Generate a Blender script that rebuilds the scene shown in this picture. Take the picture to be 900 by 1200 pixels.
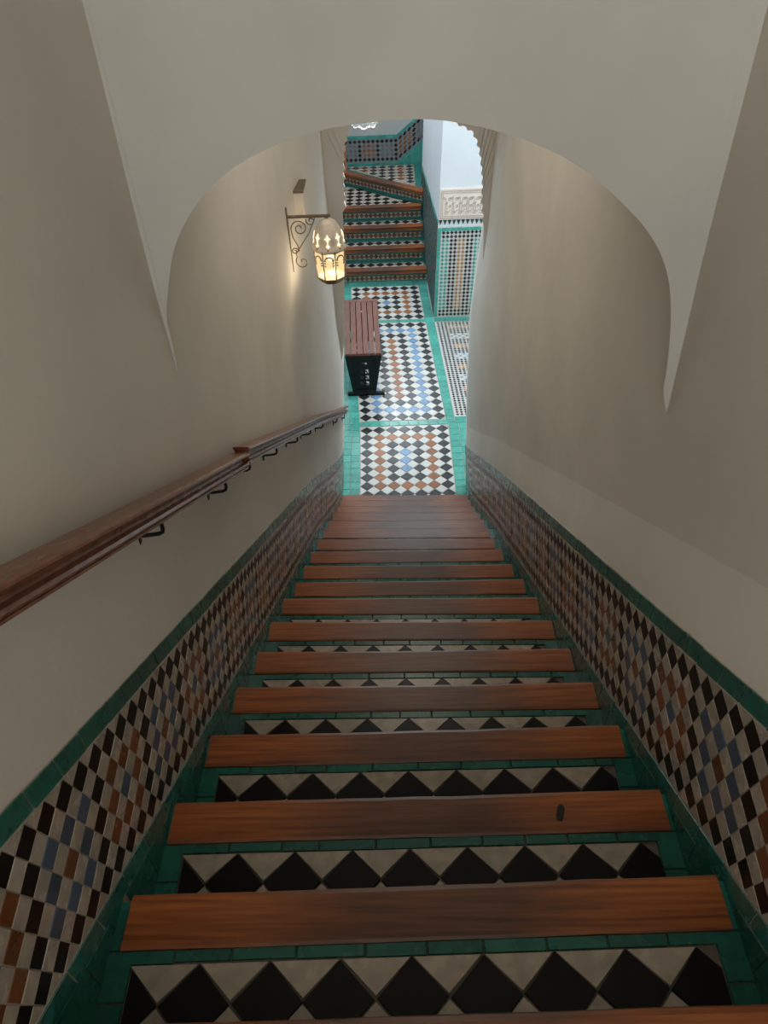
import bpy, bmesh, math, random
from mathutils import Vector, Matrix
random.seed(7)
C = bpy.context.scene.collection
for o in list(bpy.data.objects): bpy.data.objects.remove(o)

# ------------------------------------------------------------------ camera
PITCH, YAW, ROLL, FPX = .7326, -.0345, -.0497, 890.0
cam = bpy.data.cameras.new('camera'); camo = bpy.data.objects.new('camera', cam); C.objects.link(camo)
fwd = Vector((math.sin(YAW)*math.cos(PITCH), math.cos(YAW)*math.cos(PITCH), -math.sin(PITCH)))
rgt = Vector((math.cos(YAW), -math.sin(YAW), 0)); up = rgt.cross(fwd)
r2 = rgt*math.cos(ROLL)+up*math.sin(ROLL); u2 = up*math.cos(ROLL)-rgt*math.sin(ROLL)
camo.matrix_world = Matrix((( r2.x,u2.x,-fwd.x,0),(r2.y,u2.y,-fwd.y,0),(r2.z,u2.z,-fwd.z,0),(0,0,0,1)))
cam.sensor_fit = 'VERTICAL'; cam.sensor_height = 36; cam.lens = 36*FPX/1200; cam.clip_start = .02
bpy.context.scene.camera = camo

# ------------------------------------------------------------------ world, lights, exposure
sc = bpy.context.scene
sc.view_settings.view_transform = 'Standard'; sc.view_settings.look = 'None'
sc.view_settings.gamma = 1; sc.view_settings.exposure = 0.0
w = bpy.data.worlds.new('world'); sc.world = w; w.use_nodes = True
w.node_tree.nodes['Background'].inputs[0].default_value = (.62, .78, 1, 1)
w.node_tree.nodes['Background'].inputs[1].default_value = .5
def area(name, loc, target, sx, sy, power, col):
    l = bpy.data.lights.new(name, 'AREA'); l.shape = 'RECTANGLE'; l.size = sx; l.size_y = sy
    l.energy = power; l.color = col
    o = bpy.data.objects.new(name, l); C.objects.link(o); o.location = loc
    o.rotation_euler = (Vector(target)-Vector(loc)).to_track_quat('-Z', 'Y').to_euler()
    return o
area('skylight_over_hall', (.75, 6.95, -.05), (.6, 6.6, -5), 2.6, 2.6, 140, (.84, .95, 1))
area('courtyard_daylight', (2.9, 7.2, -2.6), (0, 7.2, -3.4), 2.4, 2.6, 40, (.84, .94, 1))
area('far_landing_fill', (-.1, 12.2, -.9), (0, 5.0, -2.8), 1.6, 1.2, 75, (.86, .94, 1))  # added fill to brighten the passage walls; no window is built there
area('passage_fill', (.05, 3.5, -.36), (.05, 3.5, -3), .5, 2.2, 9, (1, .91, .78))  # added overhead fill for the passage walls; no fixture hangs here
area('landing_window_light', (0, -2.05, .45), (0, 1.6, .1), .9, .75, 31, (1, .99, .95))
area('stair_overhead_light', (0, -.2, 1.36), (0, .3, -1), .8, 1.0, 3, (1, .94, .84))  # weak unseen light under the closed ceiling, no roof window there

# ------------------------------------------------------------------ measures
WL, WR = -.585, .615
T, RISE, Y0, Z0 = .29, .18508, .3365, -1.3774
SL = RISE/T; ZF = Z0-18*RISE
YE = 5.6                                          # far end of the stair walls
def nose(y): return Z0-SL*(y-Y0)                 # height of the line through the nosings
def lerp(a, b, t): return a+(b-a)*t
def table(tb, z):
    if z <= tb[0][0]: return tb[0][1]
    for (a, b), (c, d) in zip(tb, tb[1:]):
        if z <= c: return lerp(b, d, (z-a)/(c-a))
    return tb[-1][1]
def smooth(t): t = max(0, min(1, t)); return t*t*(3-2*t)
TL = [(-4.75,-.588),(-4.59,-.562),(-4.18,-.540),(-3.79,-.504),(-3.13,-.452),(-2.9,-.470),(-2.5,-.472),(-2.1,-.462),(-1.4,-.468),(0,-.45)]
TR = [(-4.73,.607),(-4.22,.584),(-3.9,.578),(-2.96,.573),(-2.75,.592),(-2.5,.612),(-2.1,.645),(-1.4,.67),(0,.70)]
def XL(y, z): return lerp(WL, table(TL, z), smooth((y-3.7)/1.6))
def XR(y, z):
    h = z-nose(y); base = WR
    if h > .5: base = WR+.021*min(1, (h-.50)/.215)
    return lerp(base, table(TR, z), smooth((y-3.7)/1.6))

# ------------------------------------------------------------------ materials
def mat(name): 
    m = bpy.data.materials.new(name); m.use_nodes = True
    return m, m.node_tree.nodes, m.node_tree.links, m.node_tree.nodes['Principled BSDF']
def ramp(n, l, src, stops):
    r = n.new('ShaderNodeValToRGB'); l.new(src, r.inputs[0])
    e = r.color_ramp.elements
    while len(e) < len(stops): e.new(.5)
    for k, (p, c) in enumerate(stops): e[k].position = p; e[k].color = (*c, 1)
    return r.outputs[0]
def noise(n, l, scale, detail=4, coord='Object', vec=None, stretch=None):
    t = n.new('ShaderNodeTexNoise'); t.inputs['Scale'].default_value = scale; t.inputs['Detail'].default_value = detail
    tc = n.new('ShaderNodeTexCoord' if coord != 'Position' else 'ShaderNodeNewGeometry'); src = tc.outputs[coord]
    if stretch:
        mp = n.new('ShaderNodeMapping'); mp.inputs['Scale'].default_value = stretch; l.new(src, mp.inputs[0]); src = mp.outputs[0]
    l.new(src, t.inputs['Vector']); return t.outputs[0]
def bump(n, l, b, src, strength, dist=.01):
    k = n.new('ShaderNodeBump'); k.inputs['Strength'].default_value = strength; k.inputs['Distance'].default_value = dist
    l.new(src, k.inputs['Height']); l.new(k.outputs[0], b.inputs['Normal'])
def mul(n, l, c, f):
    m = n.new('ShaderNodeMix'); m.data_type = 'RGBA'; m.blend_type = 'MULTIPLY'; m.inputs[0].default_value = 1
    l.new(c, m.inputs[6]); l.new(f, m.inputs[7]); return m.outputs[2]
def plaster(name, col, dirt=.1):
    m, n, l, b = mat(name)
    c = ramp(n, l, noise(n, l, 2.2, 6), [(.3, [x*(1-dirt) for x in col]), (.7, col)])
    l.new(c, b.inputs['Base Color']); b.inputs['Roughness'].default_value = .75
    bump(n, l, b, noise(n, l, 9, 8), .25, .012); return m
def glaze(name, col, rough=.28, var=.35, dirt=.25, spec=.5):
    m, n, l, b = mat(name)
    oi = n.new('ShaderNodeObjectInfo'); ge = n.new('ShaderNodeNewGeometry')
    a = n.new('ShaderNodeMath'); a.operation = 'ADD'; l.new(oi.outputs['Random'], a.inputs[0]); l.new(ge.outputs['Random Per Island'], a.inputs[1])
    f = n.new('ShaderNodeMath'); f.operation = 'FRACT'; l.new(a.outputs[0], f.inputs[0])
    v = ramp(n, l, f.outputs[0], [(0, [1-var]*3), (1, [1.0]*3)])
    c = ramp(n, l, noise(n, l, 28, 4, 'Position'), [(.3, [x*(1-dirt) for x in col]), (.65, col)])
    l.new(mul(n, l, c, v), b.inputs['Base Color']); b.inputs['Specular IOR Level'].default_value = spec
    rr = n.new('ShaderNodeMapRange'); l.new(noise(n, l, 14, 3, 'Position'), rr.inputs[0]); rr.inputs[3].default_value = rough*.7; rr.inputs[4].default_value = rough*1.5
    l.new(rr.outputs[0], b.inputs['Roughness'])
    bump(n, l, b, noise(n, l, 35, 3, 'Position'), .09, .002); return m
def wood(name, dark, light, rough=.35, ends=None, axis='x', scale=(1.2, 26, 26)):
    m, n, l, b = mat(name)
    c = ramp(n, l, noise(n, l, 3, 8, stretch=scale), [(.3, dark), (.7, light)])
    if ends:
        tc = n.new('ShaderNodeTexCoord'); sp = n.new('ShaderNodeSeparateXYZ'); l.new(tc.outputs['Generated'], sp.inputs[0])
        ns = n.new('ShaderNodeMath'); ns.operation = 'MULTIPLY_ADD'; l.new(noise(n, l, 5, 4, stretch=(1,3,3)), ns.inputs[0]); ns.inputs[1].default_value = .3; l.new(sp.outputs[0], ns.inputs[2])
        k = ramp(n, l, ns.outputs[0], [(.09, (.2,.2,.2)), (.15, (.9,.9,.9)), (.30, (.9,.9,.9)), (.55, (.1,.1,.1)), (.80, (0,0,0)), (1.12, (.85,.85,.85))])
        mx = n.new('ShaderNodeMix'); mx.data_type = 'RGBA'; l.new(k, mx.inputs[0]); l.new(c, mx.inputs[6])
        c2 = ramp(n, l, noise(n, l, 3, 8, stretch=scale), [(.3, ends[0]), (.7, ends[1])]); l.new(c2, mx.inputs[7]); c = mx.outputs[2]
    l.new(c, b.inputs['Base Color']); b.inputs['Roughness'].default_value = rough
    bump(n, l, b, noise(n, l, 3, 8, stretch=scale), .15, .004); return m
def metal(name, col, rough=.45, met=.8):
    m, n, l, b = mat(name); b.inputs['Metallic'].default_value = met
    c = ramp(n, l, noise(n, l, 30, 4), [(.3, [x*.7 for x in col]), (.7, col)]); l.new(c, b.inputs['Base Color'])
    b.inputs['Roughness'].default_value = rough; bump(n, l, b, noise(n, l, 60, 3), .1, .002); return m
def glow(name, col, strength, clear=0.0):
    m, n, l, b = mat(name); n.remove(b); out = n['Material Output']
    e = n.new('ShaderNodeEmission'); e.inputs[0].default_value = (*col, 1); e.inputs[1].default_value = strength
    if clear:
        t = n.new('ShaderNodeBsdfTransparent'); s = n.new('ShaderNodeMixShader'); s.inputs[0].default_value = clear
        l.new(e.outputs[0], s.inputs[1]); l.new(t.outputs[0], s.inputs[2]); l.new(s.outputs[0], out.inputs[0])
    else: l.new(e.outputs[0], out.inputs[0])
    return m
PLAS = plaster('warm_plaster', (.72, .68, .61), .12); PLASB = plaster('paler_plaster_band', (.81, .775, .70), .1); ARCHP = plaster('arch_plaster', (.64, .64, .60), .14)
WHITEP = plaster('white_plaster', (.70, .72, .74), .04)
STUCCO = plaster('carved_stucco', (.82, .72, .64), .12); STUCD = plaster('darker_stucco', (.58, .45, .36), .2)  # second stucco is a darker tone for the carved script
TEAL = glaze('stair_shaded_teal_glaze', (.016, .15, .115), .25, .35); TEALH = glaze('hall_lit_teal_glaze', (.10, .46, .38), .22, .25, spec=.3); BLACK = glaze('black_glaze', (.009, .0085, .008), .3, .4, spec=.22)  # one teal: stair dimness and hall brightness are put into its two colours
WHITE = glaze('white_glaze', (.68, .66, .62), .3, .12, .12); AGED_DIM = glaze('aged_dim_white_glaze', (.48, .415, .34), .24, .2, .25); BROWN = glaze('brown_glaze', (.24, .085, .03), .24, .45); BROWNH = glaze('hall_brown_glaze', (.42, .16, .06), .28, .35, spec=.3)  # the aged white also carries the far flight's low light in its tone
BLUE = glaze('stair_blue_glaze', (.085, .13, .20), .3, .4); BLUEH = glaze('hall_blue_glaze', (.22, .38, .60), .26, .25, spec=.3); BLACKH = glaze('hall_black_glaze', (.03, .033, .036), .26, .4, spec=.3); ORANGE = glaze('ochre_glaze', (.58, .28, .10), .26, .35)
DKGREEN = glaze('dark_green_glaze', (.02, .09, .075), .25, .3); GREY = glaze('grey_glaze', (.22, .24, .25), .3, .3)
GROUT = plaster('grout', (.52, .48, .40), .3); GROUTD = plaster('dirty_grout', (.16, .14, .11), .3)
NOSEM = wood('worn_nosing_wood', (.064, .028, .016), (.140, .060, .033), .38, ((.17, .042, .010), (.40, .12, .026)), scale=(1.5, 40, 40))
RAILM = wood('rail_wood', (.15, .055, .032), (.27, .11, .062), .26, scale=(30, 1.2, 18))
BENCHM = wood('bench_wood', (.10, .032, .018), (.22, .078, .045), .6, scale=(30, 1.5, 30))
POSTM = wood('orange_wood', (.40, .13, .05), (.60, .22, .09), .4)
BOXW = wood('grey_wood', (.11, .085, .06), (.24, .19, .13), .6)
IRON = metal('black_iron', (.014, .018, .019), .4, .6); BRASS = metal('aged_brass', (.30, .22, .15), .42, .6)
DOME = metal('lantern_dome', (.86, .77, .66), .55, .05); KNOT = plaster('dark_knot', (.012, .009, .007), .2)
PANE = glow('lit_pane', (1, .74, .36), 1.0, .25); STAR = glow('lit_hole', (1, .78, .45), 2.2); BULB = glow('bulb', (1, .85, .62), 20)
m_, n_, l_, b_ = mat('clear_glass'); b_.inputs['Transmission Weight'].default_value = .85; b_.inputs['Roughness'].default_value = .12
b_.inputs['Base Color'].default_value = (.93, .91, .88, 1); GLASS = m_

# ------------------------------------------------------------------ object helpers
def link(name, mesh, parent=None, loc=None, rot=None, scale=None):
    o = bpy.data.objects.new(name, mesh); C.objects.link(o)
    if parent is not None: o.parent = parent
    if loc is not None: o.location = loc
    if rot is not None: o.rotation_euler = rot
    if scale is not None: o.scale = scale
    return o
def tag(o, label, cat, group=None, kind=None):
    o['label'] = label; o['category'] = cat
    if group: o['group'] = group
    if kind: o['kind'] = kind
    return o
class MB:
    def __init__(s): s.v = []; s.f = []; s.m = []
    def add(s, vs, fs, mi=0):
        k = len(s.v); s.v += [tuple(v) for v in vs]; s.f += [tuple(i+k for i in f) for f in fs]; s.m += [mi]*len(fs)
    def box(s, a, b, mi=0):
        (x0, y0, z0), (x1, y1, z1) = a, b
        s.add([(x0,y0,z0),(x1,y0,z0),(x1,y1,z0),(x0,y1,z0),(x0,y0,z1),(x1,y0,z1),(x1,y1,z1),(x0,y1,z1)],
              [(0,3,2,1),(4,5,6,7),(0,1,5,4),(1,2,6,5),(2,3,7,6),(3,0,4,7)], mi)
    def prism(s, base, top, mi=0):              # two rings of the same length
        n = len(base)
        s.add(list(base)+list(top), [tuple(range(n-1, -1, -1)), tuple(range(n, 2*n))]+[(i, (i+1) % n, n+(i+1) % n, n+i) for i in range(n)], mi)
    def plate(s, ring, nrm, th, mi=0, inset=.06):   # chamfered tile: open back, sides, chamfer, face
        n = len(ring); ring = [Vector(p) for p in ring]; nrm = Vector(nrm); c = sum(ring, Vector())/n
        mid = [p+nrm*th*.6 for p in ring]; top = [lerp(p, c, inset)+nrm*th for p in ring]
        s.add(ring+mid+top, [(i, (i+1) % n, n+(i+1) % n, n+i) for i in range(n)]+[(n+i, n+(i+1) % n, 2*n+(i+1) % n, 2*n+i) for i in range(n)]+[tuple(range(2*n, 3*n))], mi)
    def tube(s, pts, r, seg=8, mi=0, closed=False):
        pts = [Vector(p) for p in pts]; rings = []; n = len(pts); pr = None
        for i, p in enumerate(pts):
            d = (pts[min(i+1, n-1)]-pts[max(i-1, 0)]).normalized()
            if pr is None: a = d.orthogonal().normalized()
            else: a = (pr-d*pr.dot(d)).normalized()
            pr = a; b = d.cross(a); rr = r[i] if isinstance(r, (list, tuple)) else r
            rings.append([p+(a*math.cos(t)+b*math.sin(t))*rr for t in [2*math.pi*k/seg for k in range(seg)]])
        vs = [v for g in rings for v in g]
        fs = [(i*seg+k, i*seg+(k+1) % seg, (i+1)*seg+(k+1) % seg, (i+1)*seg+k) for i in range(n-1) for k in range(seg)]
        fs += [tuple(range(seg-1, -1, -1)), tuple(range((n-1)*seg, n*seg))]
        s.add(vs, fs, mi)
    def lathe(s, prof, c, seg=16, mi=0, phase=0, flute=None):
        vs = []; n = len(prof)
        for i, (r, z) in enumerate(prof):
            for k in range(seg):
                t = 2*math.pi*k/seg+phase; q = r*(1+(flute(i, k) if flute else 0))
                vs.append((c[0]+q*math.cos(t), c[1]+q*math.sin(t), c[2]+z))
        fs = [(i*seg+k, i*seg+(k+1) % seg, (i+1)*seg+(k+1) % seg, (i+1)*seg+k) for i in range(n-1) for k in range(seg)]
        s.add(vs, fs, mi)
    def mesh(s, name, mats):
        me = bpy.data.meshes.new(name); me.from_pydata(s.v, [], s.f)
        for m in (mats if isinstance(mats, (list, tuple)) else [mats]): me.materials.append(m)
        if any(s.m): me.polygons.foreach_set('material_index', s.m)
        bm = bmesh.new(); bm.from_mesh(me); bmesh.ops.recalc_face_normals(bm, faces=bm.faces); bm.to_mesh(bm_ := me); bm.free()
        me.update(); return me
    def obj(s, name, mats, parent=None, smooth=False):
        me = s.mesh(name, mats)
        if smooth: me.shade_smooth()
        return link(name, me, parent)
def bevel(o, w, seg=2):
    b = o.modifiers.new('bevel', 'BEVEL'); b.width = w; b.segments = seg; b.limit_method = 'ANGLE'; return o

# shared unit tiles (side/diagonal 1 in their own plane, z up)
def unit(name, ring, m, inset=.07):
    b = MB(); b.plate([(x, y, 0) for x, y in ring], (0, 0, 1), 1, 0, inset); return b.mesh(name, m)
DIA = [(-.5, 0), (0, -.5), (.5, 0), (0, .5)]; SQ = [(-.5, -.5), (.5, -.5), (.5, .5), (-.5, .5)]
TRU = [(-.5, .5), (0, 0), (.5, .5)]; TRD = [(-.5, -.5), (.5, -.5), (0, 0)]      # half diamonds hanging from / standing on an edge
TRL = [(-.5, -.5), (0, 0), (-.5, .5)]; TRR = [(.5, -.5), (.5, .5), (0, 0)]
COL = {'K': BLACK, 'W': AGED_DIM, 'O': BROWN, 'B': BLUE}
TEALF = glaze('far_shaded_teal_glaze', (.035, .20, .17), .3, .3); COLF = {'K': BLACKH, 'O': BROWN}  # far flight teal, its low light put into the darker colour
COLH = {'K': BLACKH, 'W': WHITE, 'O': BROWNH, 'B': BLUEH, 'T': TEALH, 'Y': ORANGE, 'G': GREY}
CACHE = {}
def um(shape, c):
    k = (shape, c)
    if k not in CACHE: CACHE[k] = unit('tile', {'D': DIA, 'S': SQ, 'U': TRU, 'N': TRD, 'L': TRL, 'R': TRR}[shape], COL[c], .035)
    return CACHE[k]
def basis(ex, ey, org):
    ex = Vector(ex); ey = Vector(ey); nz = ex.cross(ey).normalized()
    return Matrix(((ex.x, ey.x, nz.x, org[0]), (ex.y, ey.y, nz.y, org[1]), (ex.z, ey.z, nz.z, org[2]), (0, 0, 0, 1)))
def put(name, me, parent, ex, ey, org, th, sh=.95):
    """one tile: ex, ey the edges of its cell, th its thickness; basis may be sheared, so it goes in through matrix_local"""
    o = bpy.data.objects.new(name, me); C.objects.link(o); o.parent = parent
    j = .012
    ex = Vector(ex)*sh*(1+random.uniform(-j, j)); ey = Vector(ey)*sh*(1+random.uniform(-j, j))
    nz = ex.cross(ey).normalized(); ax = ex.normalized(); ay = nz.cross(ax)
    rot = Matrix((ax, ay, nz)).transposed()
    o.rotation_euler = (rot @ Matrix.Rotation(random.uniform(-.012, .012), 3, 'Z')).to_euler()
    o.location = org; o.scale = (ex.length, ey.length, th*random.uniform(.8, 1.15))
    return o

# ------------------------------------------------------------------ stair walls
def side_wall(name, X, sgn, label):
    ys = [-2.2+.2*i for i in range(28)]+[3.4+.1*i for i in range(23)]
    ys = [y for y in ys if y <= YE+.001]
    b = MB(); K = 62; out = sgn*.24
    zs0 = lambda y: max(ZF-.15, nose(max(y, -1.2))-.45)
    def zrow(y):
        lo = zs0(y); n0 = nose(y)
        zz = [lo, n0+.0, n0+.25, n0+.5, n0+.61, n0+.72, n0+.85, n0+1.1]
        hi = 1.45; last = max(zz)
        if last > hi-.1: zz = [lo+(hi-.2-lo)*i/7 for i in range(8)]; last = zz[-1]
        zz = sorted(zz)
        return zz+[last+(hi-last)*(i/22) for i in range(1, 23)]
    cols = [zrow(y) for y in ys]; R = len(cols[0]); V = []
    for y, zz in zip(ys, cols):
        for z in zz:
            wob = .003*math.sin(3.1*y+z*2.2)+.002*math.sin(7*z+2*y)
            V.append((X(y, z)+wob*(1 if z-nose(y) > .55 else 0), y, z))
    nV = len(V); V += [(WL-.24 if sgn < 0 else WR+.28, v[1], v[2]) for v in V]
    F = []
    for i in range(len(ys)-1):
        for k in range(R-1):
            a = i*R+k; F.append((a, a+1, a+R+1, a+R)); F.append((nV+a, nV+a+R, nV+a+R+1, nV+a+1))
        F.append((i*R, (i+1)*R, nV+(i+1)*R, nV+i*R)); F.append((i*R+R-1, nV+i*R+R-1, nV+(i+1)*R+R-1, (i+1)*R+R-1))
    e = (len(ys)-1)*R
    for k in range(R-1):
        F.append((k, nV+k, nV+k+1, k+1)); F.append((e+k, e+k+1, nV+e+k+1, nV+e+k))
    b.add(V, F); o = b.obj(name, PLAS); tag(o, label, 'wall', kind='structure')
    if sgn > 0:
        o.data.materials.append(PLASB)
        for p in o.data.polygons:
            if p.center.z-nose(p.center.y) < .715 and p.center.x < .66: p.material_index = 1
    for p in o.data.polygons: p.use_smooth = len(p.vertices) == 4 and abs(p.normal.x) > .7
    return o
wall_left = side_wall('wall_left', XL, -1, 'left plaster stair wall with the wooden handrail and lantern')
wall_right = side_wall('wall_right', XR, 1, 'bare right plaster stair wall above a tiled dado, no handrail')

# tiled dado on each stair wall: (s along the slope, p square to it)
COSA = math.cos(math.atan(SL)); SINA = math.sin(math.atan(SL))
def dado(wall, X, sgn, top, bot, btop, per, sref):
    n = 5; perp = (top-bot)*COSA/n; nrm = Vector((-sgn, 0, 0))
    # slope line point at distance s from y=Y0 on the nosing line, raised square to it by q
    def P(s, q, off=.0):
        y = Y0+s*COSA+q*SINA; z = Z0-s*SINA+q*COSA
        return Vector((X(y, z)-sgn*off, y, z))
    # grout bed
    b = MB(); st = [-1.0+.1*i for i in range(80)]
    q0, q1 = -.06*COSA, btop*COSA
    A = [s for s in st if P(s, q1).y < YE-.01 and P(s, q0).z > ZF-.12]
    V = []; F = []; NR = 9; bk = Vector((sgn*.02, 0, 0))
    for s in A: V += [P(s, lerp(q0, q1, i/NR), .003) for i in range(NR+1)]+[P(s, q0)+bk, P(s, q1)+bk]
    W = NR+3
    for i in range(len(A)-1):
        a = i*W; F += [(a+k, a+W+k, a+W+k+1, a+k+1) for k in range(NR)]+[(a+NR, a+W+NR, a+W+NR+2, a+NR+2), (a, a+NR+1, a+W+NR+1, a+W)]
    F += [tuple(range(NR+1))+(NR+2, NR+1), tuple((len(A)-1)*W+k for k in list(range(NR+1))+[NR+2, NR+1])]
    b.add(V, F)
    b.obj('grout_bed', GROUT, wall)
    near = []; far = {}
    for i in range(-6, 110):
        s = sref+i*per
        grp = (i//4) % 2; ph = i % 4
        for r in range(n):
            q = (bot*COSA)+(n-r-.5)*perp
            c = P(s, q)
            if c.y > YE-.03 or c.z < ZF+.03: continue
            if c.y < .12: continue
            if r in (0, 4) or ph == 0: col = 'K'
            elif r == 2 and ph == 2: col = 'O' if grp else 'B'
            else: col = 'B' if grp else 'O'
            near.append((c.y, c, 'D', col, s, q))
            if r < 4:                     # white diamonds between, then the halves along both edges
                c2 = P(s+per/2, q-perp/2); near.append((c2.y, c2, 'D', 'W', s+per/2, q-perp/2))
            if r == 0:
                c2 = P(s+per/2, q+perp/2); near.append((c2.y, c2, 'N0', 'W', s+per/2, q+perp/2))
            if r == 4:
                c2 = P(s+per/2, q-perp/2); near.append((c2.y, c2, 'U0', 'W', s+per/2, q-perp/2))
    near.sort(key=lambda t: t[0]); cnt = {'tile': 0, 'white_tile': 0}
    jit = lambda a: random.uniform(-a, a)
    for y, c, sh, col, s, q in near:
        nm = 'white_tile' if col == 'W' else 'tile'
        if cnt[nm] < 290 and c.y < 3.4:
            cnt[nm] += 1
            ex = Vector((0, COSA, -SINA))*per*(-sgn); ey = Vector((0, SINA, COSA))*perp
            # keep the face towards the stair
            shp = {'D': 'D', 'N0': 'N', 'U0': 'U'}[sh]
            off = Vector((0, 0, 0))
            if sh in ('N0', 'U0'):      # unit halves: place so that the edge lies on the band limit
                off = ey*(.5 if sh == 'N0' else -.5)*.97*0
                me = um('U' if sh == 'U0' else 'N', 'W')
                # N: triangle standing on an edge -> here tip towards the band centre
                me = um('U', 'W') if sh == 'N0' else um('N', 'W')
                org = Vector((X(c.y, c.z)-sgn*.003, c.y, c.z))-ey*.5*.97*(1 if sh == 'N0' else -1)
                put(nm, me, wall, ex, ey, org, .0014, .955)
                continue
            put(nm, um('D', col), wall, ex, ey, (X(c.y, c.z)-sgn*.003, c.y, c.z), .0015*random.uniform(.8, 1.4), .955)
        else:
            a, d = per*.475, perp*.475
            if sh == 'D': ring = [P(s-a, q, .003), P(s, q-d, .003), P(s+a, q, .003), P(s, q+d, .003)]
            elif sh == 'N0': ring = [P(s-a, q, .003), P(s, q-d, .003), P(s+a, q, .003)]
            else: ring = [P(s-a, q, .003), P(s+a, q, .003), P(s, q+d, .003)]
            far.setdefault(col, MB()).plate(ring, nrm, .0016, 0, .03)
    k = 0; mats = []; J = MB()
    for col, m in far.items():
        mats.append(COL[col])
        J.add(m.v, m.f, k); k += 1
    o = J.obj('distant_tiles', mats, wall); o['kind'] = 'stuff'
    # teal border along the top, skirting along the nosings, and the cut pieces beside each step
    def band(h0, h1, step, name, y0, lean=0.0):
        y = y0
        while y < YE-.02:
            g = .0022; ya, yb = y+g, min(y+step*random.uniform(.94, 1.06)-g, YE-.004)
            z = lambda yy, h: nose(yy)+h
            if z(yb, h0) < ZF+.002: 
                if z(ya, h0) < ZF+.002: break
            j = random.uniform(-.002, .002)
            ring = [(X(ya, z(ya, h0))-sgn*.003, ya, z(ya, h0)+j), (X(yb, z(yb, h0))-sgn*.003, yb, z(yb, h0)+j), (X(yb, z(yb, h1))-sgn*.003, yb, z(yb, h1)+j), (X(ya, z(ya, h1))-sgn*.003, ya, z(ya, h1)+j)]
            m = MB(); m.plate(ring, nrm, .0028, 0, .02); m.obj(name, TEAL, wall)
            y = yb+g
    band(top+.006, btop, .087, 'border_tile', .12)
    band(-.012, bot-.005, .11, 'skirting_tile', .2)
    return P
dado(wall_left, XL, -1, .413, .045, .470, .0655, (.6595-Y0)*COSA+(-1.1715+.0-(nose(.6595)))*0-0.0)
dado(wall_right, XR, 1, .447, .047, .505, .0675, (.9645-Y0)*COSA)

# ------------------------------------------------------------------ near staircase
NOS = [(0,-.565,.347,.598,.369),(1,-.558,.617,.598,.641),(2,-.573,.905,.599,.919),(3,-.573,1.205,.598,1.213),(4,-.572,1.500,.608,1.491),(5,-.567,1.788,.606,1.772),(6,-.574,2.089,.606,2.063),
(7,-.572,2.385,.606,2.356),(8,-.560,2.658,.598,2.642),(9,-.560,2.953,.591,2.927),(10,-.562,3.249,.583,3.230),(11,-.560,3.547,.575,3.518),(12,-.555,3.848,.583,3.811),
(13,-.555,4.125,.583,4.099),(14,-.550,4.424,.580,4.380),(15,-.548,4.704,.578,4.658),(16,-.551,4.991,.580,4.955),(17,-.558,5.275,.580,5.238)]
NOS = [(k, -.565, Y0+T*k+.0, .598, Y0+T*k+.02) for k in range(-5, 0)]+NOS
stairs = link('staircase', None, None, (0, Y0, Z0))
tag(stairs, 'long staircase going down, wooden nosings with black and white diamond tiles, filling the foreground', 'staircase')
SO = Vector((0, Y0, Z0))
def nosing(par, xa, ya, xb, yb, z, org, depth=.105, th=.034, m=NOSEM, up=.004):
    b = MB(); seg = 14; prof = [(-depth, -th), (-depth, up*.3), (-depth+.006, up), (-.014, up), (-.004, up-.005), (0, up-.014), (-.002, -th+.006), (-.01, -th)]
    rings = []
    for i in range(seg+1):
        t = i/seg; x = lerp(xa, xb, t); y = lerp(ya, yb, t)+random.uniform(-.0012, .0012)*(0 < i < seg); dz = -.003*math.sin(math.pi*t)
        rings.append([Vector((x, y+p, z+q+dz))-org for p, q in prof])
    n = len(prof); vs = [v for r in rings for v in r]
    fs = [(i*n+k, i*n+(k+1) % n, (i+1)*n+(k+1) % n, (i+1)*n+k) for i in range(seg) for k in range(n)]+[tuple(range(n)), tuple(range(seg*n+n-1, seg*n-1, -1))]
    b.add(vs, fs); return b.obj('nosing', m, par)
prev = Y0+T*-6-.035
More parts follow.
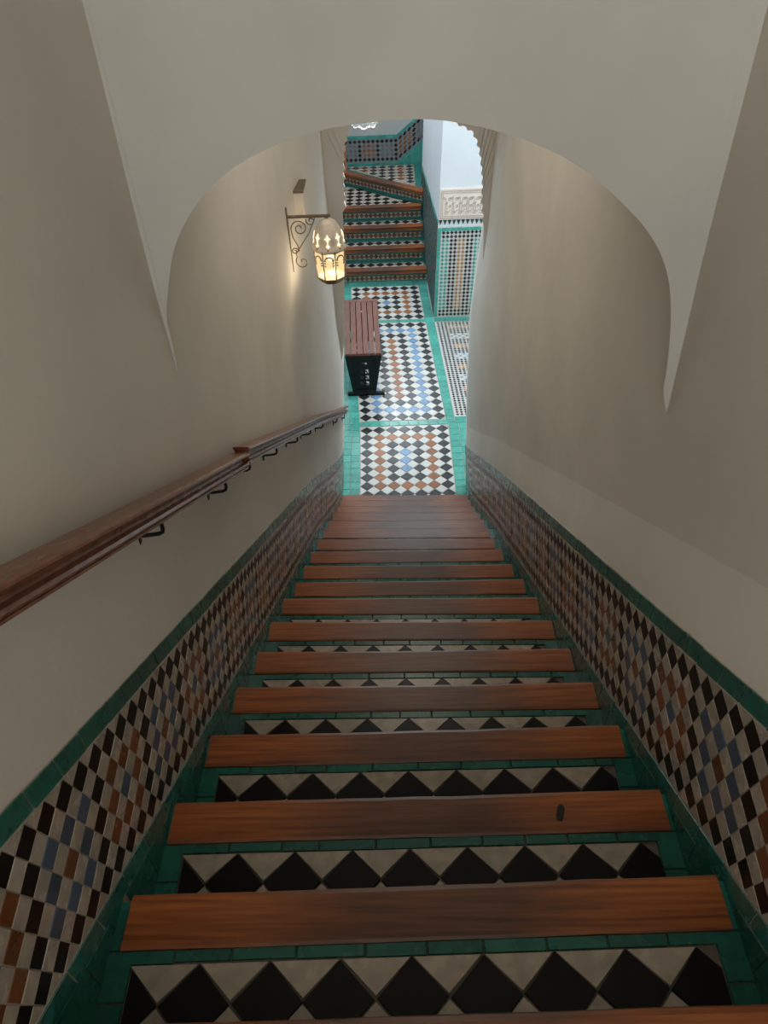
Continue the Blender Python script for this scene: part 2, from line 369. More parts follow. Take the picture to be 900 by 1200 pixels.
for k, xa, ya, xb, yb in NOS:
    z = Z0-RISE*k; ym = (ya+yb)/2; dx = .0 if k < 12 else .03
    b = MB()
    zb = z-RISE-.02 if k < 17 else ZF-.1
    wl_, wr_ = (WL-.003, WR+.003) if k < 11 else (-.578, .60)
    b.prism([Vector(p)-SO for p in [(wl_, prev-.03, zb), (wr_, prev-.03, zb), (wr_, yb-.03, zb), (wl_, ya-.03, zb)]],
            [Vector(p)-SO for p in [(wl_, prev-.03, z-.009), (wr_, prev-.03, z-.009), (wr_, yb-.03, z-.009), (wl_, ya-.03, z-.009)]])
    step = b.obj('stair_step', GROUTD, stairs)
    nosing(step, xa, ya, xb, yb, z, SO)
    sk = (yb-ya)/(xb-xa)                                    # slight skew of this step
    Yt = lambda x, d: lerp(ya, yb, (x-xa)/(xb-xa))-d
    base = z-.009
    d0, d1 = .106, .127
    if 0 <= k <= 17:
        # teal strip behind the nosing
        x = xa+.004 if k > 6 else -.53; xe = xb-.004 if k > 6 else .562
        x = -.545; xe = .575 
        wdt = .115
        while x < xe-.02:
            x1 = min(x+wdt*random.uniform(.75, 1.2), xe)
            if xe-x1 < .04: x1 = xe
            m = MB(); j = random.uniform(-.0015, .0015)
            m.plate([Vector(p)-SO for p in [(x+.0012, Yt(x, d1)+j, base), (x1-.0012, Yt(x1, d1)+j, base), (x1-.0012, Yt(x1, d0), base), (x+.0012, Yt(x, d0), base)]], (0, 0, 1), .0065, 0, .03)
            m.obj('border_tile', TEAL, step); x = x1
        back = ya-prev-.012
        # teal strips at both ends of the tread
        for xs, xt in ((WL+.004, -.5325), (.5615, WR-.004)):
            d = .0 if 0 else d0
            for a, c in ((.014, .104), (.106, .19), (.193, min(.29, back))):
                if k > 9 and a > .15: continue
                m = MB()
                m.plate([Vector(p)-SO for p in [(xs, Yt(xs, c), base), (xt, Yt(xt, c), base), (xt, Yt(xt, a), base), (xs, Yt(xs, a), base)]], (0, 0, 1), .006, 0, .03)
                m.obj('border_tile', TEAL, step)
    if 0 <= k <= 9:
        per, dep = .1325, .137; cy = d1+.002+dep/2
        off = -.5365+random.uniform(-.006, .006)*(k > 2)
        for j in range(0, 9):
            cx = off+per*j; hx = per*.49; hy = dep*.492
            def V2(x, d): return Vector((x, Yt(x, d), base))-SO
            lo, hi = -.529, .5585
            pts = [(cx-hx, cy), (cx, cy+hy), (cx+hx, cy), (cx, cy-hy)]
            if cx-hx < lo:   # cut by the left strip
                f = (lo-(cx))/hx
                pts = [(lo, cy+hy*(1-abs(f))), (cx+hx, cy), (lo, cy-hy*(1-abs(f)))] if f >= 0 else [(lo, cy+hy*(1+f)), (cx, cy+hy), (cx+hx, cy), (cx, cy-hy), (lo, cy-hy*(1+f))]
            if cx+hx > hi:
                f = (hi-cx)/hx
                pts = [(cx-hx, cy), (cx, cy+hy), (hi, cy+hy*(1-f)), (hi, cy-hy*(1-f)), (cx, cy-hy)] if f > 0 else None
            if pts:
                m = MB(); jx, jy = random.uniform(-.0015, .0015), random.uniform(-.0015, .0015)
                m.plate([V2(a+jx, c+jy) for a, c in pts], (0, 0, 1), .0066, 0, .014); m.obj('tile', BLACK, step)
            # white halves to the right of this black one, far and near edge
            wx = cx+per/2; hx2 = per*.488
            if wx-hx2*.2 < hi:
                r = min(wx+hx2, hi)
                for s_ in (-1, 1):
                    e = cy+s_*dep*.49
                    tip = (wx, cy+s_*dep*.03)
                    if wx > hi: ring = [(wx-hx2, e), (hi, e), (hi, cy+s_*dep*.46*(hi-wx+hx2)/hx2*0+s_*dep*.1)]
                    elif r < wx+hx2: ring = [(wx-hx2, e), (r, e), (r, cy+s_*dep*(.03+.46*(r-wx)/hx2)), tip]
                    else: ring = [(wx-hx2, e), (wx+hx2, e), tip]
                    m = MB(); m.plate([V2(a, c) for a, c in (ring if s_ > 0 else ring[::-1])], (0, 0, 1), .0062, 0, .03)
                    m.obj('white_tile', AGED_DIM, step)
    # cut teal pieces on the walls beside the tread, below the skirting line
    if 0 <= k <= 17:
        for sg, X in ((-1, XL), (1, XR)):
            yf = ya if sg < 0 else yb
            yn = prev+.03
            for (u, v) in ((0, .34), (.345, .66), (.665, 1)):
                a_, c_ = lerp(yn, yf+.03, u), lerp(yn, yf+.03, v)
                h = lambda yy: max(z+.012, nose(yy)-.016)
                ring = [(X(a_, z)-sg*.004, a_, z-.004), (X(c_, z)-sg*.004, c_, z-.004), (X(c_, z)-sg*.004, c_, h(c_)), (X(a_, z)-sg*.004, a_, h(a_))]
                
                m = MB(); m.plate([Vector(p)-SO for p in ring], (-sg, 0, 0), .002, 0, .02); m.obj('side_tile', TEAL, step)
    if k == 2:
        m = MB(); ring = []
        for i in range(12):
            t = 2*math.pi*i/12; ring.append(Vector((.352+.011*math.cos(t)*(1+.25*math.sin(2*t)), ya-.046+.02*math.sin(t)+.006*math.cos(t), z+.0022))-SO)
        m.plate(ring, (0, 0, 1), .0022, 0, .2); kn = m.obj('knot', KNOT, step); kn['label'] = 'dark almost black knot in the nosing'
    prev = ym-.035
    
# landing behind the camera and the room around it
zl = Z0+RISE*6
b = MB(); b.box((WL-.02, -2.25, zl-.2), (WR+.02, Y0+T*-6+.03, zl-.004)); tag(b.obj('floor', GROUT), 'upper landing floor at the head of the long staircase', 'floor', kind='structure')
b = MB(); b.box((WL-.2, -2.4, zl-.2), (-.45, -2.2, 1.45)); b.box((.45, -2.4, zl-.2), (WR+.2, -2.2, 1.45)); b.box((-.45, -2.4, zl-.2), (.45, -2.2, .05)); b.box((-.45, -2.4, .85), (.45, -2.2, 1.45))
tag(b.obj('wall_back', PLAS), 'plaster wall behind the upper landing with a small window', 'wall', kind='structure')
b = MB(); b.box((WL-.2, -2.4, 1.4), (WR+.2, 1.75, 1.55)); tag(b.obj('ceiling', PLAS), 'plain plaster ceiling above the head of the stairs', 'ceiling', kind='structure')

# ------------------------------------------------------------------ near arch wall
AC = [(-0.600,1.727,-1.160),(-0.586,1.726,-1.117),(-0.581,1.726,-1.037),(-0.577,1.725,-0.955),(-0.574,1.723,-0.882),(-0.546,1.719,-0.787),(-0.512,1.713,-0.702),(-0.461,1.704,-0.628),(-0.404,1.695,-0.569),(-0.338,1.684,-0.522),(-0.268,1.672,-0.487),(-0.193,1.660,-0.460),(-0.104,1.645,-0.440),(-0.018,1.631,-0.430),(0.066,1.617,-0.426),(0.148,1.603,-0.435),(0.231,1.589,-0.454),(0.298,1.578,-0.478),(0.343,1.570,-0.498),(0.404,1.560,-0.536),(0.462,1.551,-0.583),(0.509,1.543,-0.627),(0.547,1.537,-0.676),(0.575,1.532,-0.732),(0.594,1.529,-0.798),(0.608,1.526,-0.881),(0.617,1.525,-0.958),(0.622,1.524,-1.018),(0.652,1.518,-1.108)]
# finer curve
def densify(pts, m):
    out = []
    for i in range(len(pts)-1):
        p0, p1, p2, p3 = [Vector(pts[min(max(j, 0), len(pts)-1)]) for j in (i-1, i, i+1, i+2)]
        for k in range(m):
            t = k/m; out.append(.5*((2*p1)+(-p0+p2)*t+(2*p0-5*p1+4*p2-p3)*t*t+(-p0+3*p1-3*p2+p3)*t**3))
    return out+[Vector(pts[-1])]
AC = densify(AC, 4)
b = MB(); TH = .26; n = len(AC); V = []
for p in AC:
    V += [p, Vector((p.x, p.y, 1.45)), p+Vector((p.x*.2, TH, .06)), Vector((p.x*1.2, p.y+TH, 1.45))]
V[0:4] = [V[0], V[1], V[2], V[3]]
F = []
for i in range(n-1):
    a = 4*i; c = a+4
    F += [(a, c, c+1, a+1), (a, a+2, c+2, c), (a+2, a+3, c+3, c+2), (a+1, c+1, c+3, a+3)]
F += [(0, 1, 3, 2), (4*n-4, 4*n-2, 4*n-1, 4*n-3)]
b.add(V, F); o = b.obj('wall_front', ARCHP); tag(o, 'greyish plaster wall with a wide round arch crossing above the stairs', 'wall', kind='structure')
b = MB(); b.box((WL-.2, 1.74, -.33), (WR+.2, YE, -.12)); tag(b.obj('ceiling', PLAS), 'plaster ceiling of the stair passage between the two arches', 'ceiling', kind='structure')

# ------------------------------------------------------------------ far scalloped arch
LE = [(-4.71,-.61),(-4.34,-.58),(-3.96,-.55),(-3.59,-.515),(-3.13,-.458),(-2.967,-.425),(-2.28,-.376),(-2.02,-.366),(-1.965,-.366)]
LE2 = [(-1.93,-.349),(-1.80,-.345),(-1.69,-.341),(-1.58,-.331),(-1.50,-.311),(-1.43,-.283),(-1.36,-.24),(-1.29,-.16),(-1.24,-.05),(-1.23,.06),(-1.26,.19),(-1.33,.31),(-1.42,.402),(-1.458,.479),(-1.50,.525),(-1.59,.563),(-1.70,.585),(-1.81,.596),(-1.95,.598),(-2.06,.612)]
RE = [(-2.10,.615),(-2.42,.625),(-2.72,.61),(-2.96,.595),(-3.70,.595),(-4.0,.60),(-4.48,.61),(-4.71,.62)]
# lobes along the arch curve
pts = [Vector((x, 0, z)) for z, x in LE2]; dd = densify([tuple(p) for p in pts], 14); acc = 0; lob = []; LS = -1
for i, p in enumerate(dd):
    if i: acc += (p-dd[i-1]).length
    t = (dd[min(i+1, len(dd)-1)]-dd[max(i-1, 0)]).normalized(); nn = Vector((t.z, 0, -t.x))
    lob.append(p+nn*(.016*abs(math.sin(math.pi*acc/.062))-.013)*LS)
prof = [Vector((x, 0, z)) for z, x in LE]+lob+[Vector((x, 0, z)) for z, x in RE]
b = MB(); ya, yb = 5.3, YE+.002; V = []
n = len(prof); iL = len(LE)-1; F = []
# outer ring: the wall surface or the ceiling, matched point by point
outer = []
for i, p in enumerate(prof):
    if i <= iL: outer.append(Vector((min(XL(5.3, p.z), p.x)-.06, 0, p.z)))
    elif i >= len(LE)+len(lob): outer.append(Vector((max(XR(5.3, p.z), p.x)+.06, 0, p.z)))
    else:
        t = (i-iL)/(len(lob)+1)
        ang = math.pi*(1-t); q = Vector((.09+.9*math.cos(ang)*1.2, 0, -1.95+1.9*math.sin(ang)*1.4))
        q.x = max(-.62, min(.80, q.x)); q.z = min(-.2, q.z); outer.append(q)
for p, q in zip(prof, outer):
    V += [(p.x, ya, p.z), (q.x, ya, q.z), (p.x*1.13, yb, p.z+.0), (q.x, yb, q.z)]
for i in range(n-1):
    a = 4*i; c = a+4
    F += [(a, c, c+1, a+1), (a, a+2, c+2, c), (a+2, a+3, c+3, c+2), (a+1, c+1, c+3, a+3)]
F += [(0, 1, 3, 2), (4*n-4, 4*n-2, 4*n-1, 4*n-3)]
b.add(V, F); tag(b.obj('wall_middle', plaster('arch_white', (.66, .64, .60), .06)), 'narrow white arch with small scalloped lobes at the foot of the stairs', 'wall', kind='structure')
# small plaster beads on the lobes
for i in range(14):
    pass

# ------------------------------------------------------------------ hall
def H(x, y, z): return Vector((x-.056*max(0, y-6.6)+.036*(z-ZF)*(1 if y > 6 else 0), y, z))
floor = MB(); floor.box((-1.3, 5.2, ZF-.2), (3.2, 10.12, ZF-.006)); floor = floor.obj('floor', GROUT)
tag(floor, 'bright tiled hall floor with diamond panels framed by teal strips', 'floor', kind='structure')
def panel(rows, q00, q10, q01, q11, parent, z, names=('tile', 'white_tile'), nrm=(0,0,1), th=.005, halves=True):
    """diamond panel: rows listed from the near edge; corners near-left, near-right, far-left, far-right (3D)"""
    R = len(rows); K = len(rows[0]); q00, q10, q01, q11 = map(Vector, (q00, q10, q01, q11))
    def Q(u, v): return q00*(1-u)*(1-v)+q10*u*(1-v)+q01*(1-u)*v+q11*u*v
    N = Vector(nrm)
    def mk(pts, m, nm):
        b = MB(); b.plate([Q(a/K, c/R) for a, c in pts], N, th*random.uniform(.85, 1.15), 0, .04); return b.obj(nm, m, parent)
    h = .478
    for r in range(R):
        for k in range(K):
            j1, j2 = random.uniform(-.012, .012), random.uniform(-.012, .012); c = rows[r][k]
            cx, cy = k+.5+j1, r+.5+j2
            if c != '.': mk([(cx-h, cy), (cx, cy-h), (cx+h, cy), (cx, cy+h)], COLH[c], names[0])
            if k < K-1 and r < R-1: mk([(k+1-h, r+1), (k+1, r+1-h), (k+1+h, r+1), (k+1, r+1+h)], WHITE, names[1])
    for k in range(1, K):
        mk([(k-h, .02), (k+h, .02), (k, h)], WHITE, names[1]); mk([(k+h, R-.02), (k-h, R-.02), (k, R-h)], WHITE, names[1])
    for r in range(1, R):
        mk([(.02, r+h), (.02, r-h), (h, r)], WHITE, names[1]); mk([(K-.02, r-h), (K-.02, r+h), (K-h, r)], WHITE, names[1])
pc = ['KKKKKKK','KOOOOOK','KOKKKOK','KOKBKOK','KOKBKOK','KOKBKOK','KOKKKOK','KOOOOOK','KKKKKKK']
pb = ['KKKKKKK','KBBBBBK','KBKKKBK']+['KBKOKBK']*10+['KBKKKBK','KBBBBBK','KKKKKKK']
pa = ['KKKKKKK','KOOOOOK','KOKKKOK','KOKBKOK','KOKKKOK','KOOOOOK','KKKKKKK']
fz = ZF-.006
panel(pc, (-.405,5.415,fz), (.501,5.415,fz), (-.434,6.585,fz), (.498,6.592,fz), floor, ZF)
panel(pb, (-.438,6.692,fz), (.482,6.688,fz), (-.600,8.862,fz), (.347,8.848,fz), floor, ZF)
panel(pa, (-.604,8.945,fz), (.340,8.93,fz), (-.636,9.895,fz), (.2856,9.895,fz), floor, ZF)
# teal frame strips
def strip(a0, a1, b0, b1, nlen, nw):
    a0, a1, b0, b1 = [Vector((*p, fz)) for p in (a0, a1, b0, b1)]
    for i in range(nlen):
        for j in range(nw):
            def Q(u, v): return lerp(lerp(a0, a1, u), lerp(b0, b1, u), v)
            g = .012
            u0, u1, v0, v1 = (i+g)/nlen, (i+1-g)/nlen, (j+g*2)/nw, (j+1-g*2)/nw
            m = MB(); m.plate([Q(u0, v0), Q(u1, v0), Q(u1, v1), Q(u0, v1)], (0, 0, 1), .005*random.uniform(.85, 1.15), 0, .03); m.obj('border_tile', TEALH, floor)
strip((-.60,5.25), (-.60,6.64), (-.41,5.25), (-.437,6.64), 13, 2)
strip((-.80,6.64), (-.98,8.90), (-.437,6.64), (-.604,8.90), 19, 3)
strip((-.98,8.90), (-1.0,9.90), (-.604,8.90), (-.64,9.90), 9, 3)
strip((.503,5.25), (.501,6.62), (.71,5.25), (.72,6.62), 13, 2)
strip((.484,6.63), (.349,8.85), (.577,6.63), (.464,8.85), 19, 1)
strip((.342,8.85), (.288,9.90), (.455,8.85), (.41,9.90), 9, 1)
strip((-.435,6.595), (.50,6.60), (-.437,6.684), (.484,6.68), 9, 1)
strip((-.602,8.866), (.347,8.852), (-.604,8.94), (.342,8.925), 9, 1)
strip((-1.0,9.90), (.41,9.90), (-1.0,10.08), (.41,10.08), 13, 1)
strip((.577,6.62), (2.2,6.62), (.577,6.73), (2.2,6.73), 14, 1)
strip((.455,8.85), (2.0,8.83), (.455,8.95), (2.0,8.95), 14, 1)
strip((-.405,5.25), (.501,5.25), (-.405,5.408), (.501,5.408), 8, 1)
# fine checked panel on the right (pieces of a few pixels: joined)
J = MB(); J2 = []
nc, nr = 30, 48
cols = {}
for r in range(nr):
    for k in range(nc):
        y = 6.75+(8.825-6.75)*(r+.5)/nr; x = .577+(.466-.577)*(y-6.735)/(8.825-6.735)+.012+.046*(k+.5)
        if x > 1.75: continue
        d = nr-1-r; band_ = (d//3)
        c = 'K'
        if 2 <= k < 26 and 2 <= d < nr-3 and (k-2) % 2 in (0, 1):
            ph = (d-2) % 11
            if ph in (0, 1): c = 'Y'
            elif ph in (5, 6, 7): c = 'B' if (k+d) % 2 else 'W'
        if k < 3: c = 'K'
        cols.setdefault(c, MB()).plate([(x-.0215, y, fz), (x, y-.0205, fz), (x+.0215, y, fz), (x, y+.0205, fz)], (0, 0, 1), .005, 0, .05)
b = MB(); b.prism([(.577,6.735,fz), (2.0,6.735,fz), (2.0,8.825,fz), (.466,8.825,fz)], [(.577,6.735,fz+.004), (2.0,6.735,fz+.004), (2.0,8.825,fz+.004), (.466,8.825,fz+.004)]); b.obj('white_bed', WHITE, floor)
for i, (c, m) in enumerate(cols.items()): J.add(m.v, m.f, i)
o = J.obj('fine_tiles', [COLH[c] for c in cols], floor); o['kind'] = 'stuff'

# hall walls, ceiling
b = MB(); b.box((-1.35, 5.34, ZF-.2), (-1.0, 12.8, .2)); tag(b.obj('wall_west', WHITEP), 'white plaster wall on the left side of the hall behind the bench', 'wall', kind='structure')
b = MB(); b.box((WR+.2, 5.34, ZF-.2), (3.2, 5.6, .2)); tag(b.obj('wall_near', WHITEP), 'white hall wall beside the foot of the stairs', 'wall', kind='structure')
b = MB(); b.box((3.1, 5.3, ZF-.2), (3.3, 12.8, .2)); tag(b.obj('wall_east', WHITEP), 'white plaster wall on the right side of the hall', 'wall', kind='structure')
b = MB(); b.box((-1.35, 5.6, 0), (3.3, 12.8, .2)); tag(b.obj('ceiling', WHITEP), 'high white ceiling over the hall', 'ceiling', kind='structure')

# pillar block with tiled panel
pil = MB()
f0, f1 = [(.4555, 8.95, ZF-.05), (1.9, 8.95, ZF-.05), (1.9, 11.5, ZF-.05), (.36, 11.5, ZF-.05)], None
top = lambda p: (p[0]+.036*4.9, p[1], .1)
pil.prism(f0, [top(p) for p in f0]); pillar = pil.obj('wall_pier', WHITEP)
tag(pillar, 'white pier with a carved band and a green, black and ochre tile panel', 'pier', kind='structure')
def PF(x, z, off=0): return Vector((x+.036*(-3.45-z)*-1*1.0-.0+(-.0), 8.95-off, z))   # x measured at z=-3.45
b = MB(); b.prism([PF(.500,-4.70,.0), PF(1.125,-4.70,.0), PF(1.125,-3.53,.0), PF(.500,-3.53,.0)], [PF(.500,-4.70,.004), PF(1.125,-4.70,.004), PF(1.125,-3.53,.004), PF(.500,-3.53,.004)]); b.obj('white_bed', WHITE, pillar)
cols = {}
kx, kz = .0487, .0481
for r in range(23):
    for k in range(11):
        z = -3.607-kz*r; x = .5725+.0487*k+.0
        if r < 2 or r > 20: c = 'K'
        else: c = 'TTKKYYKKTTK'[k] if k < 10 else 'K'
        if k == 10: continue
        P0 = PF(x, z, .004)
        cols.setdefault(c, MB()).plate([P0+Vector((-kx*.45, 0, 0)), P0+Vector((0, 0, -kz*.45)), P0+Vector((kx*.45, 0, 0)), P0+Vector((0, 0, kz*.45))], (0, -1, 0), .005, 0, .06)
J = MB()
for i, (c, m) in enumerate(cols.items()): J.add(m.v, m.f, i)
o = J.obj('panel_tiles', [COLH[c] for c in cols], pillar); o['kind'] = 'stuff'
def pslab(x0, x1, z0, z1, m, nm, n=1, horiz=True, off=.0, th=.006):
    for i in range(n):
        a, c = (lerp(x0, x1, i/n), lerp(x0, x1, (i+1)/n)) if horiz else (x0, x1)
        d, e = (z0, z1) if horiz else (lerp(z0, z1, i/n), lerp(z0, z1, (i+1)/n))
        g = .0015; b = MB(); b.plate([PF(a+g, d+g, off), PF(c-g, d+g, off), PF(c-g, e-g, off), PF(a+g, e-g, off)], (0, -1, 0), th, 0, .03); b.obj(nm, m, pillar)
pslab(.500, .542, -4.695, -3.545, TEALH, 'border_tile', 12, False, .004)
pslab(.542, 1.08, -3.587, -3.545, TEALH, 'border_tile', 6, True, .004)
pslab(1.08, 1.122, -4.695, -3.545, TEALH, 'border_tile', 12, False, .004)
for i in range(12):
    x = .506+.0535*i; b = MB()
    st = [(0, -3.455), (.044, -3.455), (.037, -3.475), (.031, -3.492), (.022, -3.515), (.013, -3.492), (.007, -3.475)]
    b.plate([PF(x+a, z) for a, z in st][::-1], (0, -1, 0), .006, 0, .05); b.obj('merlon_tile', DKGREEN, pillar)
# carved stucco band
b = MB(); b.prism([PF(.512,-3.447), PF(1.15,-3.447), PF(1.15,-3.095), PF(.512,-3.095)], [PF(.512,-3.447,.018), PF(1.15,-3.447,.018), PF(1.15,-3.095,.018), PF(.512,-3.095,.018)])
carv = b.obj('carved_panel', STUCCO, pillar)
b = MB()
def bar(x0, z0, x1, z1, wd, off=.018, th=.006):
    p, q = PF(x0, z0, off), PF(x1, z1, off); d = (q-p).normalized(); s = Vector((-d.z, 0, d.x))*wd/2
    b.plate([p-s, q-s, q+s, p+s], (0, -1, 0), th, 0, .1)
for i in range(34):
    x = .524+.0184*i; bar(x, -3.112, x+.011, -3.121, .010); bar(x, -3.432, x+.011, -3.423, .010)
for i in range(15):
    z = -3.425+.0205*i; bar(.522, z, .532, z+.010, .010)
bar(.545, -3.138, 1.14, -3.138, .005); bar(.545, -3.405, 1.14, -3.405, .005); bar(.545, -3.405, .545, -3.138, .005)
rnd = random.Random(3)
def scroll(cx, cz, r, t0, t1, wd=.0055):
    pts = [(cx+r*(1-.55*k/14)*math.cos(lerp(t0, t1, k/14)), cz+r*(1-.55*k/14)*math.sin(lerp(t0, t1, k/14))) for k in range(15)]
    for p, q in zip(pts, pts[1:]): bar(p[0], p[1], q[0], q[1], wd)
for i in range(7):                                   # letter-like uprights, bowls and tendrils of the carved inscription
    x = .575+.082*i
    bar(x, lerp(-3.385, -3.33, rnd.random()), x+.004, lerp(-3.165, -3.23, rnd.random()), .007); bar(x+.026, -3.375, x+rnd.uniform(.01,.03), lerp(-3.19, -3.27, rnd.random()), .006)
    scroll(x+.012, -3.36, .022, math.pi, 2.9*math.pi); scroll(x+.045, -3.21, .02, 0, 2.4*math.pi)
    scroll(x+.05, -3.29, .017, math.pi*.5, -1.6*math.pi); scroll(x-.015, -3.2, .014, 0, 2*math.pi); bar(x+.035, -3.36, x+.065, -3.33, .006)
    bar(x-.008, -3.27, x+.03, -3.245, .006)
cr = b.obj('carving', STUCD, carv); cr['label'] = 'darker carved script and tendrils'
# checked dado on the pier's side facing the far stairs
cols = {'K': MB(), 'W': MB()}
b = MB()
def PS(y, z, off=0): 
    t = (y-8.95)/2.55; return Vector((lerp(.4555, .36, t)+.036*(z+4.76)-off, y, z))
ring = [PS(8.96, -4.70), PS(11.49, -4.70), PS(11.49, -3.62), PS(8.96, -3.46)]
b.prism(ring, [p+Vector((-.004, 0, 0)) for p in ring]); b.obj('grey_bed', GREY, pillar)
for r in range(18):
    for k in range(46):
        y = 9.0+.054*k; z = -4.66+.066*r
        if z > lerp(-3.52, -3.68, (y-8.95)/2.55): continue
        p = PS(y, z, .004); e = .025
        cols['K'].plate([p+Vector((-.0, -e, 0)), p+Vector((0, 0, -.03)), p+Vector((0, e, 0)), p+Vector((0, 0, .03))], (-1, 0, 0), .003, 0, .05)
o = cols['K'].obj('side_tiles', GREY, pillar); o['kind'] = 'stuff'; o.data.materials[0] = DKGREEN
b = MB()
for i in range(16):
    y = 8.97+.157*i; za = lerp(-3.46, -3.62, i/16); 
    m = MB(); m.plate([PS(y, za-.05, .004), PS(y+.152, za-.06, .004), PS(y+.152, za-.01, .004), PS(y, za, .004)], (-1, 0, 0), .005, 0, .03); m.obj('border_tile', TEALH, pillar)

# ------------------------------------------------------------------ far staircase
FR = .170; FY = [10.055, 10.385, 10.705, 11.02]      # risers
fs = link('staircase', None, None, (0, 10.055, ZF))
tag(fs, 'far flight of tiled steps with wooden nosings rising beyond the bench and turning right', 'staircase')
FO = Vector((0, 10.055, ZF))
xl_ = lambda y: -.985; xr_ = lambda y: .405-.035*(y-10)
def small_row(par, pa, pb, z0_, z1_, yoff):
    """one row of small brown diamonds with white halves on a riser between points pa and pb"""
    pa = Vector(pa); pb = Vector(pb); L_ = (pb-pa).length; d = (pb-pa)/L_; nn = Vector((d.y, -d.x, 0)); per = .066; n = int(L_/per)
    A = MB(); W_ = MB(); zc = (z0_+z1_)/2; hz = (z1_-z0_)/2
    for i in range(n):
        c = pa+d*(per*(i+.5)); c.z = 0
        def q(u, z): 
            v = c+d*u; return Vector((v.x, v.y, z))-FO
        A.plate([q(-per*.46, zc), q(0, zc-hz*.95), q(per*.46, zc), q(0, zc+hz*.95)], nn, .004, 0, .05)
        W_.plate([q(per*.06, z0_), q(per*.94, z0_), q(per*.5, zc-.002)], nn, .004, 0, .05)
        W_.plate([q(per*.06, z1_), q(per*.5, zc+.002), q(per*.94, z1_)], nn, .004, 0, .05)
    J = MB(); J.add(A.v, A.f, 0); J.add(W_.v, W_.f, 1); o = J.obj('riser_tiles', [BROWN, AGED_DIM], par); o['kind'] = 'stuff'
for k in range(4):
    yr = FY[k]; z = ZF+FR*(k+1); yn = FY[k+1] if k < 3 else 12.3
    b = MB(); x0, x1 = xl_(yr), xr_(yr)
    b.prism([Vector(p)-FO for p in [(x0, yr, ZF-.05), (x1+.008, yr, ZF-.05), (x1, yn+.02, ZF-.05), (x0, yn+.02, ZF-.05)]],
            [Vector(p)-FO for p in [(x0, yr, z-.008), (x1+.008, yr, z-.008), (x1, yn+.02, z-.008), (x0, yn+.02, z-.008)]])
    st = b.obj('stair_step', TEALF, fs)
    nosing(st, x1-.0, yr-.03, x0, yr-.03, z, FO, -.105, .05)      # rounded edge towards the hall
    small_row(st, (x0, yr, 0), (x1, yr, 0), z-FR+.012, z-FR+.082, 0)
    # tread diamonds
    rows_, dep = (1, .13) if k < 3 else (6, .14)
    y0_ = yr+.10 if k < 3 else yr+.09
    for r in range(rows_):
        for j in range(10):
            cx = x1-.04-.1325*(j+.5); cy = y0_+dep*(r+.5)
            if cx-.07 < x0: continue
            if k == 3:      # triangular tread: stop before the slanting riser
                lim = lerp(11.07, 12.0, (.365-cx)/1.143)
                if cy+.05 > lim: continue
            c = BLACK
            m = MB(); m.plate([Vector(p)-FO for p in [(cx-.062, cy, z-.008), (cx, cy-dep*.47, z-.008), (cx+.062, cy, z-.008), (cx, cy+dep*.47, z-.008)]], (0, 0, 1), .006, 0, .04); m.obj('tile', c, st)
    m = MB()
    if k < 3: ring = [(x0+.04, y0_, z-.008), (x1-.03, y0_, z-.008), (x1-.03, y0_+dep, z-.008), (x0+.04, y0_+dep, z-.008)]
    else: ring = [(x0+.04, y0_, z-.008), (.33, y0_, z-.008), (.30, 11.1, z-.008), (-.9, 12.05, z-.008), (x0+.04, 12.05, z-.008)]
    m.plate([Vector(p)-FO for p in ring], (0, 0, 1), .003, 0, .01); m.obj('white_bed', AGED_DIM, st)
# slanting top step (winder) and landing
z = ZF+FR*5; pL = (-.99, 12.17); pR = (.41, 11.10)
b = MB(); ring = [(pL[0], pL[1]), (pR[0], pR[1]), (.38, 11.51), (1.5, 11.51), (1.5, 12.34), (-.99, 12.34)]
b.prism([Vector((x, y, ZF-.05))-FO for x, y in ring], [Vector((x, y, z-.008))-FO for x, y in ring]); st = b.obj('stair_step', TEALF, fs)
dv = Vector((pR[0]-pL[0], pR[1]-pL[1], 0)).normalized(); nv = Vector((dv.y, -dv.x, 0))
def slant_nosing():
    b = MB(); A = Vector((pL[0], pL[1], z)); B = Vector((pR[0], pR[1], z)); prof = [(.03, -.05), (.034, -.01), (.026, 0.002), (.015, .004), (-.085, .004), (-.085, -.05)]
    ra = [A+nv*p+Vector((0, 0, q))-FO for p, q in prof]; rb = [B+nv*p+Vector((0, 0, q))-FO for p, q in prof]
    b.prism(ra, rb); return b.obj('nosing', NOSEM, st)
slant_nosing()
small_row(st, (pL[0], pL[1], 0), (pR[0], pR[1], 0), z-FR+.03, z-FR+.10, 0)
for r in range(9):
    for j in range(9):
        cx = .23-.137*j; cy = 12.26-.135*(r+.5)
        lim = lerp(11.07, 12.0, (.365-cx)/1.143)+.17
        if cy-.06 < lim or cx < -.9: continue
        c = 'K' if j % 2 == 0 else ('O' if (j % 4) == 1 else 'K')
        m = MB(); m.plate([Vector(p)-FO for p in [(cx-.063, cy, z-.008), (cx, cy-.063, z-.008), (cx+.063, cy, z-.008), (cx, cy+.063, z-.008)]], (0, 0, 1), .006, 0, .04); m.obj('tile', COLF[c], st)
m = MB(); m.plate([Vector((x, y, z-.008))-FO for x, y in [(.30, 11.30), (.30, 12.27), (-.83, 12.27)]], (0, 0, 1), .003, 0, .01); m.obj('white_bed', AGED_DIM, st)
# next step going up to the right behind the pier
b = MB(); b.box(Vector((.47, 11.51, z-.02))-FO, Vector((1.5, 12.34, z+FR))-FO); st2 = b.obj('stair_step', TEALF, fs)
b = MB(); b.box(Vector((.44, 11.51, z+FR-.03))-FO, Vector((.55, 12.34, z+FR+.004))-FO); bevel(b.obj('nosing', NOSEM, st2), .008)

